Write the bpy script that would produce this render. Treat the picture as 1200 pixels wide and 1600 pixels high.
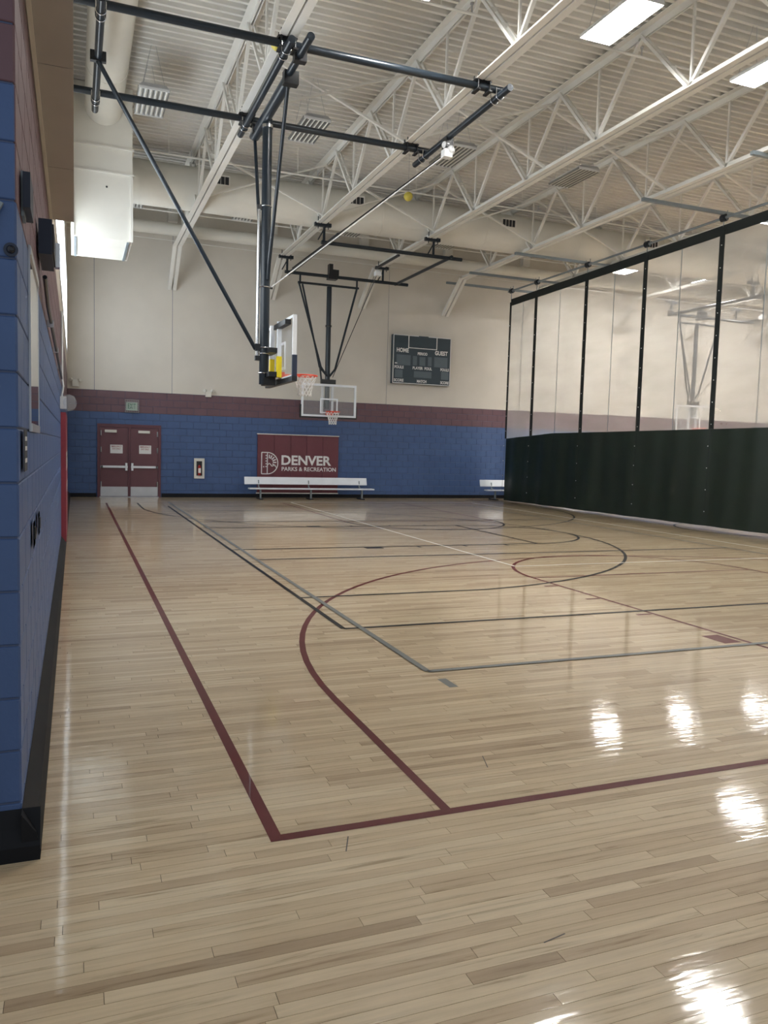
import bpy, math, random
from mathutils import Vector, Matrix
random.seed(7)
D = bpy.data
SC = bpy.context.scene
for _o in list(D.objects):
    D.objects.remove(_o)
COL = SC.collection

# ------------------------------------------------------------------ camera
CAM_H = 1.68
CR = ((0.93120104, -0.00325181, 0.3644915),      # world x of camera right / down / forward
      (-0.36347252, -0.08353095, 0.92785253),
      (0.02742912, -0.99649988, -0.07896605))
cd = D.cameras.new('camera')
cam = D.objects.new('camera', cd)
COL.objects.link(cam)
cd.sensor_fit = 'VERTICAL'
cd.sensor_height = 24.0
cd.lens = 1232.98 / 1600.0 * 24.0
cd.clip_start = 0.05
cd.clip_end = 200
mw = Matrix.Identity(4)
for i in range(3):
    mw[i][0] = CR[i][0]
    mw[i][1] = -CR[i][1]
    mw[i][2] = -CR[i][2]
mw[2][3] = CAM_H
cam.matrix_world = mw
SC.camera = cam

# ------------------------------------------------------------------ world, exposure
SC.view_settings.view_transform = 'Standard'
SC.view_settings.look = 'None'
SC.view_settings.gamma = 1.0
SC.view_settings.use_curve_mapping = False
SC.view_settings.exposure = 1.37
LAMP_STRENGTH = 48.0
WINDOW_STRENGTH = 2.3
w = D.worlds.new('daylight')
SC.world = w
w.use_nodes = True
w.node_tree.nodes['Background'].inputs[0].default_value = (0.86, 0.93, 1.0, 1)
w.node_tree.nodes['Background'].inputs[1].default_value = 0.2

# ------------------------------------------------------------------ materials
def mat(name, col, rough=0.5, metal=0.0, var=0.06, scale=3.0, bump=0.0, bscale=60.0, coat=0.0, spec=0.5):
    m = D.materials.new(name)
    m.use_nodes = True
    nt = m.node_tree
    b = nt.nodes['Principled BSDF']
    b.inputs['Roughness'].default_value = rough
    b.inputs['Metallic'].default_value = metal
    b.inputs['Coat Weight'].default_value = coat
    b.inputs['Specular IOR Level'].default_value = spec
    geo = nt.nodes.new('ShaderNodeNewGeometry')
    nz = nt.nodes.new('ShaderNodeTexNoise')
    nz.inputs['Scale'].default_value = scale
    nz.inputs['Detail'].default_value = 5
    nt.links.new(geo.outputs['Position'], nz.inputs['Vector'])
    rp = nt.nodes.new('ShaderNodeValToRGB')
    rp.color_ramp.elements[0].position = 0.3
    rp.color_ramp.elements[1].position = 0.7
    rp.color_ramp.elements[0].color = tuple(max(0, c * (1 - var)) for c in col) + (1,)
    rp.color_ramp.elements[1].color = tuple(min(1, c * (1 + var)) for c in col) + (1,)
    nt.links.new(nz.outputs['Fac'], rp.inputs['Fac'])
    nt.links.new(rp.outputs['Color'], b.inputs['Base Color'])
    if bump:
        n2 = nt.nodes.new('ShaderNodeTexNoise')
        n2.inputs['Scale'].default_value = bscale
        n2.inputs['Detail'].default_value = 4
        nt.links.new(geo.outputs['Position'], n2.inputs['Vector'])
        bp = nt.nodes.new('ShaderNodeBump')
        bp.inputs['Strength'].default_value = bump
        bp.inputs['Distance'].default_value = 0.004
        nt.links.new(n2.outputs['Fac'], bp.inputs['Height'])
        nt.links.new(bp.outputs['Normal'], b.inputs['Normal'])
    return m

def s2l(r, g, b):
    f = lambda c: (c / 255 / 12.92) if c / 255 <= 0.04045 else ((c / 255 + 0.055) / 1.055) ** 2.4
    return (f(r), f(g), f(b))

M = {}
M['blue'] = mat('blue_block_paint', s2l(64, 90, 136), 0.45, var=0.07, bump=0.35, bscale=45)
M['maroon'] = mat('maroon_block_paint', s2l(104, 76, 84), 0.45, var=0.07, bump=0.35, bscale=45)
M['beige'] = mat('beige_wall_paint', s2l(216, 210, 200), 0.6, var=0.04, scale=1.2)
M['soffit'] = mat('tan_soffit_paint', s2l(178, 172, 166), 0.6, var=0.05, scale=2)
M['joint'] = mat('joint_grey_blue', s2l(84, 96, 124), 0.7)
M['panel_joint'] = mat('panel_joint_sealant', s2l(120, 114, 106), 0.8)
M['white_steel'] = mat('cream_painted_steel', s2l(230, 228, 222), 0.5, var=0.05, scale=1.5)
M['deck'] = mat('cream_painted_deck', s2l(224, 222, 216), 0.55, var=0.06, scale=1.2)
M['duct'] = mat('cream_painted_duct', s2l(230, 228, 220), 0.5, var=0.06, scale=1.0)
M['dark_pipe'] = mat('dark_slate_pipe_paint', s2l(32, 40, 48), 0.3, var=0.1, spec=0.4)
M['black'] = mat('black_powder_coat', (0.012, 0.013, 0.015), 0.4)
M['rubber'] = mat('black_rubber_base', (0.010, 0.011, 0.014), 0.6, spec=0.2)
M['chrome'] = mat('bright_zinc', (0.72, 0.73, 0.75), 0.22, 1.0)
M['steel'] = mat('brushed_steel', (0.55, 0.56, 0.58), 0.35, 0.9)
M['galv'] = mat('galvanised_channel', s2l(140, 150, 156), 0.45, 0.5)
M['alu'] = mat('anodised_aluminium', s2l(236, 240, 246), 0.35, 0.05, var=0.04)
M['white'] = mat('white_enamel', (0.78, 0.79, 0.80), 0.45)
M['offwhite'] = mat('offwhite_plastic', s2l(226, 224, 216), 0.5)
M['red_line'] = mat('maroon_court_paint', s2l(96, 26, 28), 0.5, var=0.1, scale=8, coat=0.25, spec=0.2)
M['black_line'] = mat('black_court_paint', s2l(22, 22, 26), 0.5, coat=0.25, spec=0.2)
M['grey_line'] = mat('grey_court_paint', s2l(122, 124, 122), 0.5, coat=0.25, spec=0.2)
M['dark_line'] = mat('dark_grey_court_paint', s2l(86, 80, 78), 0.5, coat=0.25, spec=0.2)
M['white_line'] = mat('white_court_paint', s2l(236, 232, 220), 0.5, coat=0.25, spec=0.2)
M['rim'] = mat('orange_rim_paint', s2l(226, 74, 48), 0.4)
M['net'] = mat('white_net_cord', (0.8, 0.8, 0.8), 0.8)
M['yellow'] = mat('yellow_padding', s2l(240, 214, 30), 0.5)
M['ball'] = mat('yellow_ball_skin', s2l(206, 190, 84), 0.6)
M['pad_red'] = mat('red_vinyl_pad', s2l(150, 56, 68), 0.45, bump=0.1)
M['pad_maroon'] = mat('maroon_vinyl_pad', s2l(104, 52, 62), 0.45, bump=0.1)
M['door'] = mat('maroon_door_paint', s2l(104, 66, 74), 0.4, var=0.05)
M['doorframe'] = mat('maroon_frame_paint', s2l(96, 56, 66), 0.4, var=0.05)
M['score_face'] = mat('scoreboard_face', s2l(46, 62, 72), 0.5, var=0.05)
M['score_window'] = mat('scoreboard_window', s2l(84, 98, 108), 0.35, var=0.05)
M['curtain_green'] = mat('dark_green_vinyl', s2l(14, 32, 22), 0.5, var=0.15, scale=1.5)
M['strap'] = mat('black_green_webbing', s2l(24, 32, 32), 0.7)
M['letter'] = mat('white_lettering', (0.80, 0.80, 0.80), 0.6)
M['letter_red'] = mat('red_lettering', s2l(150, 50, 60), 0.6)
M['exit_face'] = mat('exit_sign_face', s2l(200, 226, 210), 0.5)
M['exit_green'] = mat('exit_green_letter', s2l(40, 130, 90), 0.5)
M['ext_red'] = mat('extinguisher_red', s2l(170, 40, 34), 0.35)
M['dark_glass'] = mat('dark_lens', (0.01, 0.012, 0.02), 0.1)
M['subfloor'] = mat('dark_subfloor', s2l(64, 50, 36), 0.8)
M['tube_off'] = mat('unlit_lamp_tube', s2l(236, 236, 230), 0.3)
M['lamp_reflector'] = mat('lamp_reflector', s2l(150, 150, 148), 0.3, 0.6)
M['speaker'] = mat('navy_black_speaker', s2l(36, 46, 66), 0.5)
M['mirror'] = mat('mirror_glass', (0.8, 0.82, 0.85), 0.04, 1.0, var=0.01)
M['grille'] = mat('dark_grille', (0.03, 0.03, 0.035), 0.6)

def emis(name, col, s):
    m = D.materials.new(name)
    m.use_nodes = True
    b = m.node_tree.nodes['Principled BSDF']
    b.inputs['Base Color'].default_value = (0.9, 0.9, 0.9, 1)
    b.inputs['Emission Color'].default_value = col + (1,)
    b.inputs['Emission Strength'].default_value = s
    return m
M['window_pane'] = emis('daylit_frosted_pane', (0.86, 0.94, 1.0), WINDOW_STRENGTH)
M['tube_lit'] = emis('lit_lamp_tube', (1.0, 0.98, 0.945), LAMP_STRENGTH)

def glass(name, tint, clear):
    m = D.materials.new(name)
    m.use_nodes = True
    nt = m.node_tree
    b = nt.nodes['Principled BSDF']
    b.inputs['Base Color'].default_value = tint + (1,)
    b.inputs['Roughness'].default_value = 0.05
    tr = nt.nodes.new('ShaderNodeBsdfTransparent')
    mx = nt.nodes.new('ShaderNodeMixShader')
    mx.inputs[0].default_value = clear
    nt.links.new(b.outputs[0], mx.inputs[1])
    nt.links.new(tr.outputs[0], mx.inputs[2])
    nt.links.new(mx.outputs[0], nt.nodes['Material Output'].inputs[0])
    return m
M['glass'] = glass('backboard_glass', (0.55, 0.6, 0.62), 0.86)
M['dome'] = glass('clear_dome', (0.75, 0.8, 0.85), 0.82)

def mesh_cloth():
    m = D.materials.new('white_vinyl_mesh')
    m.use_nodes = True
    nt = m.node_tree
    nt.nodes.remove(nt.nodes['Principled BSDF'])
    df = nt.nodes.new('ShaderNodeBsdfDiffuse')
    tl = nt.nodes.new('ShaderNodeBsdfTranslucent')
    tr = nt.nodes.new('ShaderNodeBsdfTransparent')
    for n in (df, tl):
        n.inputs[0].default_value = (0.72, 0.71, 0.69, 1)
    m1 = nt.nodes.new('ShaderNodeMixShader')
    m1.inputs[0].default_value = 0.5
    m2 = nt.nodes.new('ShaderNodeMixShader')
    geo = nt.nodes.new('ShaderNodeNewGeometry')
    mp = nt.nodes.new('ShaderNodeMapping')
    mp.inputs['Scale'].default_value = (1, 0.35, 1.3)
    nz = nt.nodes.new('ShaderNodeTexNoise')
    nz.inputs['Scale'].default_value = 0.9
    nz.inputs['Detail'].default_value = 6
    mr = nt.nodes.new('ShaderNodeMapRange')
    mr.inputs[1].default_value = 0.3
    mr.inputs[2].default_value = 0.7
    mr.inputs[3].default_value = 0.56
    mr.inputs[4].default_value = 0.68
    L = nt.links.new
    L(geo.outputs['Position'], mp.inputs[0])
    L(mp.outputs[0], nz.inputs['Vector'])
    L(nz.outputs['Fac'], mr.inputs[0])
    L(mr.outputs[0], m2.inputs[0])
    L(df.outputs[0], m1.inputs[1])
    L(tl.outputs[0], m1.inputs[2])
    L(m1.outputs[0], m2.inputs[1])
    L(tr.outputs[0], m2.inputs[2])
    L(m2.outputs[0], nt.nodes['Material Output'].inputs[0])
    return m
M['mesh'] = mesh_cloth()

def maple():
    m = D.materials.new('varnished_maple')
    m.use_nodes = True
    nt = m.node_tree
    L = nt.links.new
    b = nt.nodes['Principled BSDF']
    at = nt.nodes.new('ShaderNodeAttribute')
    at.attribute_name = 'tone'
    geo = nt.nodes.new('ShaderNodeNewGeometry')
    # shift the grain per plank
    cmb = nt.nodes.new('ShaderNodeCombineXYZ')
    mu = nt.nodes.new('ShaderNodeMath')
    mu.operation = 'MULTIPLY'
    mu.inputs[1].default_value = 57.0
    L(at.outputs['Fac'], mu.inputs[0])
    L(mu.outputs[0], cmb.inputs[0])
    L(mu.outputs[0], cmb.inputs[2])
    ad = nt.nodes.new('ShaderNodeVectorMath')
    L(geo.outputs['Position'], ad.inputs[0])
    L(cmb.outputs[0], ad.inputs[1])
    mp = nt.nodes.new('ShaderNodeMapping')
    mp.inputs['Scale'].default_value = (1.3, 22, 1)
    L(ad.outputs[0], mp.inputs[0])
    nz = nt.nodes.new('ShaderNodeTexNoise')
    nz.inputs['Scale'].default_value = 1.6
    nz.inputs['Detail'].default_value = 7
    nz.inputs['Roughness'].default_value = 0.6
    nz.inputs['Distortion'].default_value = 0.6
    L(mp.outputs[0], nz.inputs['Vector'])
    # plank tone
    rp = nt.nodes.new('ShaderNodeValToRGB')
    e = rp.color_ramp.elements
    e[0].position = 0.0
    e[0].color = s2l(176, 152, 122) + (1,)
    e[1].position = 1.0
    e[1].color = s2l(230, 212, 180) + (1,)
    k = e.new(0.16)
    k.color = s2l(198, 174, 142) + (1,)
    k = e.new(0.55)
    k.color = s2l(218, 196, 162) + (1,)
    L(at.outputs['Fac'], rp.inputs['Fac'])
    # grain
    r2 = nt.nodes.new('ShaderNodeValToRGB')
    g = r2.color_ramp.elements
    g[0].position = 0.30
    g[0].color = (0.58, 0.52, 0.45, 1)
    g[1].position = 0.62
    g[1].color = (1.03, 1.02, 1.0, 1)
    k = g.new(0.41)
    k.color = (0.90, 0.88, 0.85, 1)
    L(nz.outputs['Fac'], r2.inputs['Fac'])
    mx = nt.nodes.new('ShaderNodeMixRGB')
    mx.blend_type = 'MULTIPLY'
    mx.inputs[0].default_value = 1.0
    L(rp.outputs[0], mx.inputs[1])
    L(r2.outputs[0], mx.inputs[2])
    L(mx.outputs[0], b.inputs['Base Color'])
    b.inputs['Roughness'].default_value = 0.42
    b.inputs['Coat Weight'].default_value = 0.85
    b.inputs['Coat Roughness'].default_value = 0.07
    b.inputs['Coat IOR'].default_value = 1.5
    b.inputs['Specular IOR Level'].default_value = 0.15
    # varnish is slightly uneven from plank to plank
    mp3 = nt.nodes.new('ShaderNodeMapping')
    mp3.inputs['Scale'].default_value = (1.0, 5.0, 1)
    L(ad.outputs[0], mp3.inputs[0])
    n3 = nt.nodes.new('ShaderNodeTexNoise')
    n3.inputs['Scale'].default_value = 4.0
    n3.inputs['Detail'].default_value = 2
    L(mp3.outputs[0], n3.inputs['Vector'])
    bp = nt.nodes.new('ShaderNodeBump')
    bp.inputs['Strength'].default_value = 0.25
    bp.inputs['Distance'].default_value = 0.004
    L(n3.outputs['Fac'], bp.inputs['Height'])
    L(bp.outputs[0], b.inputs['Coat Normal'])
    return m
M['maple'] = maple()

# ------------------------------------------------------------------ mesh helpers
ORG = {}
class MB:
    def __init__(self):
        self.v = []
        self.f = []
    def add(self, vs, fs):
        n = len(self.v)
        self.v += [tuple(p) for p in vs]
        self.f += [tuple(i + n for i in q) for q in fs]
        return self
    def box(self, x0, x1, y0, y1, z0, z1):
        vs = [(x, y, z) for z in (z0, z1) for y in (y0, y1) for x in (x0, x1)]
        return self.add(vs, [(0, 2, 3, 1), (4, 5, 7, 6), (0, 1, 5, 4), (2, 6, 7, 3), (0, 4, 6, 2), (1, 3, 7, 5)])
    def frame_of(self, p, q, up):
        p, q = Vector(p), Vector(q)
        d = (q - p).normalized()
        u = Vector(up)
        if abs(d.dot(u)) > 0.98:
            u = Vector((1, 0, 0)) if abs(d.x) < 0.9 else Vector((0, 1, 0))
        s = d.cross(u).normalized()
        t = s.cross(d).normalized()
        return p, q, s, t
    def bar(self, p, q, w, h, up=(0, 0, 1)):
        p, q, s, t = self.frame_of(p, q, up)
        vs = []
        for c in (p, q):
            for a, b in ((-1, -1), (1, -1), (1, 1), (-1, 1)):
                vs.append(c + s * a * w / 2 + t * b * h / 2)
        return self.add(vs, [(0, 1, 2, 3), (7, 6, 5, 4), (0, 4, 5, 1), (1, 5, 6, 2), (2, 6, 7, 3), (3, 7, 4, 0)])
    def tube(self, p, q, r, n=12, r2=None, caps=True):
        r2 = r if r2 is None else r2
        p, q, s, t = self.frame_of(p, q, (0, 0, 1))
        vs = []
        for c, rr in ((p, r), (q, r2)):
            for i in range(n):
                a = 2 * math.pi * i / n
                vs.append(c + s * math.cos(a) * rr + t * math.sin(a) * rr)
        fs = [(i, (i + 1) % n, n + (i + 1) % n, n + i) for i in range(n)]
        if caps:
            fs += [tuple(reversed(range(n))), tuple(range(n, 2 * n))]
        return self.add(vs, fs)
    def path(self, pts, r, n=8, closed=False):
        pts = [Vector(p) for p in pts]
        N = len(pts)
        vs = []
        for i, c in enumerate(pts):
            a = pts[(i - 1) % N] if (closed or i > 0) else pts[i]
            b = pts[(i + 1) % N] if (closed or i < N - 1) else pts[i]
            _, _, s, t = self.frame_of(a, b, (0, 0, 1))
            for k in range(n):
                an = 2 * math.pi * k / n
                vs.append(c + s * math.cos(an) * r + t * math.sin(an) * r)
        fs = []
        for i in range(N if closed else N - 1):
            j = (i + 1) % N
            for k in range(n):
                k2 = (k + 1) % n
                fs.append((i * n + k, i * n + k2, j * n + k2, j * n + k))
        if not closed:
            fs += [tuple(reversed(range(n))), tuple(range((N - 1) * n, N * n))]
        return self.add(vs, fs)
    def sphere(self, c, r, nu=14, nv=8, zs=1.0):
        vs = [(c[0], c[1], c[2] + r * zs)]
        for i in range(1, nv):
            th = math.pi * i / nv
            for j in range(nu):
                ph = 2 * math.pi * j / nu
                vs.append((c[0] + r * math.sin(th) * math.cos(ph), c[1] + r * math.sin(th) * math.sin(ph), c[2] + r * zs * math.cos(th)))
        vs.append((c[0], c[1], c[2] - r * zs))
        fs = [(0, 1 + j, 1 + (j + 1) % nu) for j in range(nu)]
        for i in range(nv - 2):
            for j in range(nu):
                a = 1 + i * nu
                fs.append((a + j, a + nu + j, a + nu + (j + 1) % nu, a + (j + 1) % nu))
        a = 1 + (nv - 2) * nu
        fs += [(a + (j + 1) % nu, a + j, len(vs) - 1) for j in range(nu)]
        return self.add(vs, fs)
    def prism_x(self, yz, x0, x1):                       # polygon in y,z pulled along x
        n = len(yz)
        vs = [(x0, y, z) for y, z in yz] + [(x1, y, z) for y, z in yz]
        return self.add(vs, [tuple(range(n)), tuple(reversed(range(n, 2 * n)))] + [(i, n + i, n + (i + 1) % n, (i + 1) % n) for i in range(n)])
    def prism_y(self, xz, y0, y1):
        n = len(xz)
        vs = [(x, y0, z) for x, z in xz] + [(x, y1, z) for x, z in xz]
        return self.add(vs, [tuple(range(n)), tuple(reversed(range(n, 2 * n)))] + [(i, n + i, n + (i + 1) % n, (i + 1) % n) for i in range(n)])
    def strip(self, pts, wd, z, t=0.0006, closed=False):  # painted line of width wd along pts, flat on the floor
        pts = [Vector((p[0], p[1], 0)) for p in pts]
        N = len(pts)
        L, Rr = [], []
        for i in range(N):
            a = pts[(i - 1) % N] if (closed or i > 0) else pts[i]
            b = pts[(i + 1) % N] if (closed or i < N - 1) else pts[i]
            d = (b - a).normalized()
            nrm = Vector((-d.y, d.x, 0)) * wd / 2
            L.append(pts[i] + nrm)
            Rr.append(pts[i] - nrm)
        vs = [(p.x, p.y, z + t) for p in L] + [(p.x, p.y, z + t) for p in Rr]
        fs = []
        for i in range(N if closed else N - 1):
            j = (i + 1) % N
            fs.append((i, N + i, N + j, j))
        return self.add(vs, fs)
    def mesh(self, name, m, org=Vector((0, 0, 0)), smooth=True):
        me = D.meshes.new(name)
        me.from_pydata([(p[0] - org.x, p[1] - org.y, p[2] - org.z) for p in self.v], [], self.f)
        me.materials.append(m)
        if smooth:
            me.shade_smooth()
            me.set_sharp_from_angle(angle=math.radians(35))
        me.update()
        return me
    def build(self, name, m, parent=None, smooth=True):
        m = M[m] if isinstance(m, str) else m
        org = ORG.get(parent, Vector((0, 0, 0)))
        o = D.objects.new(name, self.mesh(name, m, org, smooth))
        COL.objects.link(o)
        o.parent = parent
        ORG[o] = org
        return o

def tag(o, label=None, cat=None, group=None, kind=None):
    for k, v in (('label', label), ('category', cat), ('group', group), ('kind', kind)):
        if v:
            o[k] = v
    return o
def empty(name, loc, label=None, cat=None, group=None, kind=None):
    o = D.objects.new(name, None)
    o.location = loc
    o.empty_display_size = 0.1
    COL.objects.link(o)
    ORG[o] = Vector(loc)
    return tag(o, label, cat, group, kind)
def link_copy(me, name, parent, loc):
    o = D.objects.new(name, me)
    COL.objects.link(o)
    o.parent = parent
    o.location = Vector(loc) - ORG[parent]
    return o
def copy_tree(o, parent=None):
    c = o.copy()
    COL.objects.link(c)
    c.parent = parent
    for ch in list(o.children):
        copy_tree(ch, c)
    return c
def arc(cx, cy, r, a0, a1, n=48):
    return [(cx + r * math.cos(math.radians(a0 + (a1 - a0) * i / n)), cy + r * math.sin(math.radians(a0 + (a1 - a0) * i / n))) for i in range(n + 1)]
def text(name, body, x0, x1, z0, z1, y, m, parent, bold=0.0, axis='y'):
    """flat lettering on a surface facing -y (or +x for axis 'x'), fitted to the given box"""
    cu = D.curves.new(name, 'FONT')
    cu.body = body
    cu.offset = bold
    cu.resolution_u = 3
    t = D.objects.new(name, cu)
    COL.objects.link(t)
    dg = bpy.context.evaluated_depsgraph_get()
    me = D.meshes.new_from_object(t.evaluated_get(dg))
    D.objects.remove(t)
    xs = [v.co.x for v in me.vertices]
    ys = [v.co.y for v in me.vertices]
    sx = (x1 - x0) / (max(xs) - min(xs))
    sy = (z1 - z0) / (max(ys) - min(ys))
    org = ORG[parent]
    bx, by = min(xs), min(ys)
    for v in me.vertices:
        a = x0 + (v.co.x - bx) * sx
        b = z0 + (v.co.y - by) * sy
        v.co = (Vector((a, y, b)) if axis == 'y' else Vector((y, a, b))) - org
    me.materials.clear()
    me.materials.append(M[m])
    o = D.objects.new(name, me)
    COL.objects.link(o)
    o.parent = parent
    return o

# ------------------------------------------------------------------ dimensions of the hall
WX, FY, RX, CY = -0.205, 25.5, 29.0, 3.4      # left wall face, far wall, right wall, near corner of the left wall
BH, BL = 0.2155, 0.41                        # block module
DECK = 8.86
CHORD = 7.47

# ------------------------------------------------------------------ floor
floor = tag(MB().box(-2.5, RX, -1.0, FY, -0.15, -0.004).build('floor', 'subfloor', smooth=False), kind='structure')
PW = 0.0572
planks = []
row = 0
y = -1.0
while y < FY:
    x = -2.5 - random.random() * 1.4
    while x < RX:
        ln = random.choice((0.35, 0.5, 0.7, 0.9, 1.1, 1.3, 1.5)) * random.uniform(0.85, 1.15)
        tone = min(1, max(0, random.betavariate(2.2, 1.9)))
        planks.append((max(x, -2.5), min(x + ln, RX), y, min(y + PW, FY), tone))
        x += ln
    y += PW
def in_frame(px, py, pz, mx=40):
    dx, dy, dz = px, py, pz - CAM_H
    c = [sum(CR[i][k] * (dx, dy, dz)[i] for i in range(3)) for k in range(3)]
    if c[2] < 0.2:
        return False
    u, v = 600 + 1233 * c[0] / c[2], 800 + 1233 * c[1] / c[2]
    return -mx < u < 1200 + mx and -mx < v < 1600 + mx
planks.sort(key=lambda p: (p[0] + p[1]) ** 2 / 4 + (p[2] + p[3]) ** 2 / 4)
near, rest = [], []
for p in planks:
    if len(near) < 300 and p[1] - p[0] > 0.02 and any(in_frame(p[0] + (p[1] - p[0]) * t, (p[2] + p[3]) / 2, 0) for t in (0, .25, .5, .75, 1)):
        near.append(p)
    else:
        rest.append(p)
G = 0.0009
def tone_attr(me, vals):
    a = me.attributes.new('tone', 'FLOAT', 'FACE')
    a.data.foreach_set('value', vals)
for p in near:
    mb = MB()
    x0, x1, y0, y1 = p[0] + G, p[1] - G, p[2] + G, p[3] - G
    mb.add([(x0, y0, -.004), (x1, y0, -.004), (x1, y1, -.004), (x0, y1, -.004), (x0, y0, 0), (x1, y0, 0), (x1, y1, 0), (x0, y1, 0)],
           [(4, 5, 6, 7), (0, 1, 5, 4), (1, 2, 6, 5), (2, 3, 7, 6), (3, 0, 4, 7)])
    cx, cy = (x0 + x1) / 2, (y0 + y1) / 2
    me = mb.mesh('plank', M['maple'], Vector((cx, cy, 0)), smooth=False)
    tone_attr(me, [p[4]] * 5)
    link_copy(me, 'plank', floor, (cx, cy, 0))
mb = MB()
for p in rest:
    x0, x1, y0, y1 = p[0] + G, p[1] - G, p[2] + G, p[3] - G
    if x1 > x0 and y1 > y0:
        mb.add([(x0, y0, 0), (x1, y0, 0), (x1, y1, 0), (x0, y1, 0)], [(0, 1, 2, 3)])
pf = mb.build('plank_field', 'maple', floor, smooth=False)
tone_attr(pf.data, [p[4] for p in rest if p[1] - G > p[0] + G and p[3] - G > p[2] + G])
tag(pf, kind='stuff')

# court markings painted on the planks (parts of the floor)
def line(name, pts, m, wd=0.05, z=0.0004, closed=False):
    return MB().strip(pts, wd, z, closed=closed).build(name, m, floor, smooth=False)
RB0, RB1, RL, RR, RC = 3.2, 23.0, 0.80, 14.0, 7.60        # long red court
line('sideline', [(RL, RB0 - .025), (RL, RB1 + .025)], 'red_line', 0.055)
line('baseline', [(RL + .026, RB0), (RR + 0.4, RB0)], 'red_line', 0.055)
line('baseline', [(RL + .026, RB1), (RR + 0.4, RB1)], 'red_line')
for sgn, b in ((1, RB0), (-1, RB1)):
    yc = b + sgn * 1.75
    pts = [(1.62, b), (1.62, yc)] + [(RC - 5.98 * math.cos(math.radians(a)), yc + sgn * 5.98 * math.sin(math.radians(a))) for a in range(0, 181, 3)][1:-1] + [(13.58, yc), (13.58, b)]
    line('three_point_line', pts, 'red_line' if sgn > 0 else 'black_line', 0.05, 0.0008)
    ft = b + sgn * 5.92
    line('lane_line', [(5.78, b), (5.78, ft)], 'red_line', 0.045, 0.0012)
    line('lane_line', [(9.62, b), (9.62, ft)], 'red_line', 0.045, 0.0012)
    line('free_throw_line', [(5.78, ft), (9.62, ft)], 'red_line', 0.045, 0.0016)
    line('free_throw_circle', [(7.7 - 1.92 * math.cos(math.radians(a)), ft + sgn * 1.92 * math.sin(math.radians(a))) for a in range(0, 181, 4)], 'red_line' if sgn > 0 else 'black_line', 0.05, 0.002)
    if sgn > 0:
        MB().box(5.52, 5.72, 5.45, 5.75, 0.0004, 0.0012).build('lane_block', 'red_line', floor)
        for yy in (6.72, 7.62, 8.5):
            line('lane_mark', [(5.56, yy), (5.75, yy)], 'red_line', 0.05)
BX, BC = 2.33, 14.35                                       # cross court in black
line('cross_baseline', [(BX, BC - 7.47), (BX, BC + 7.47)], 'black_line', 0.05, 0.0024)
line('cross_sideline', [(BX, BC - 7.47), (26.5, BC - 7.47)], 'black_line', 0.05, 0.0024)
line('cross_sideline', [(BX, BC + 7.47), (26.5, BC + 7.47)], 'black_line', 0.05, 0.0024)
line('cross_three_point_line', [(BX, BC - 5.9), (3.86, BC - 5.9)] + arc(3.86, BC, 5.95, -82, 82, 60) + [(3.86, BC + 5.9), (BX, BC + 5.9)], 'black_line', 0.05, 0.0028)
for s in (-1, 1):
    line('cross_lane_line', [(BX, BC + s * 1.72), (8.07, BC + s * 1.72)], 'black_line', 0.065, 0.0032)
    for xx in (4.6,):
        MB().box(xx, xx + .3, BC + s * 1.72 + (0.02 if s > 0 else -.2), BC + s * 1.72 + (.2 if s > 0 else -.02), 0.0004, 0.0034).build('cross_lane_block', 'black_line', floor)
    for xx in (5.6, 6.5, 7.35):
        line('cross_lane_mark', [(xx, BC + s * 1.74), (xx, BC + s * 1.9)], 'black_line', 0.05)
line('cross_free_throw_line', [(8.07, BC - 1.72), (8.07, BC + 1.72)], 'black_line', 0.055, 0.0036)
line('cross_free_throw_circle', arc(8.07, BC, 1.74, -90, 90, 40), 'black_line', 0.05, 0.004)
line('center_circle', arc(15.2, BC, 1.8, 0, 360, 60)[:-1], 'black_line', 0.05, 0.004, closed=True)
line('half_court_line', [(15.2, BC - 7.47), (15.2, BC + 7.47)], 'black_line', 0.05, 0.0044)
for nm, pts in (('volleyball_end_line', [(2.5, 5.36), (11.5, 5.36)]), ('volleyball_sideline', [(2.5, 5.36), (2.5, 23.35)]), ('volleyball_sideline', [(11.5, 5.36), (11.5, 23.35)]), ('volleyball_end_line', [(2.5, 23.35), (11.5, 23.35)])):
    line(nm, pts, 'grey_line', 0.055, 0.0048)
for yy in (11.45, 17.3):
    line('attack_line', [(2.5, yy), (11.5, yy)], 'dark_line', 0.06, 0.0052)
line('service_mark', [(2.52, 4.95), (2.52, 5.16)], 'grey_line', 0.07)
for nm, pts in (('badminton_sideline', [(6.08, 10.1), (6.08, 23.2)]), ('badminton_sideline', [(12.2, 10.1), (12.2, 23.2)]), ('badminton_back_line', [(6.08, 10.1), (12.2, 10.1)]), ('badminton_back_line', [(6.08, 23.2), (12.2, 23.2)])):
    line(nm, pts, 'white_line', 0.045, 0.0056)

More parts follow.
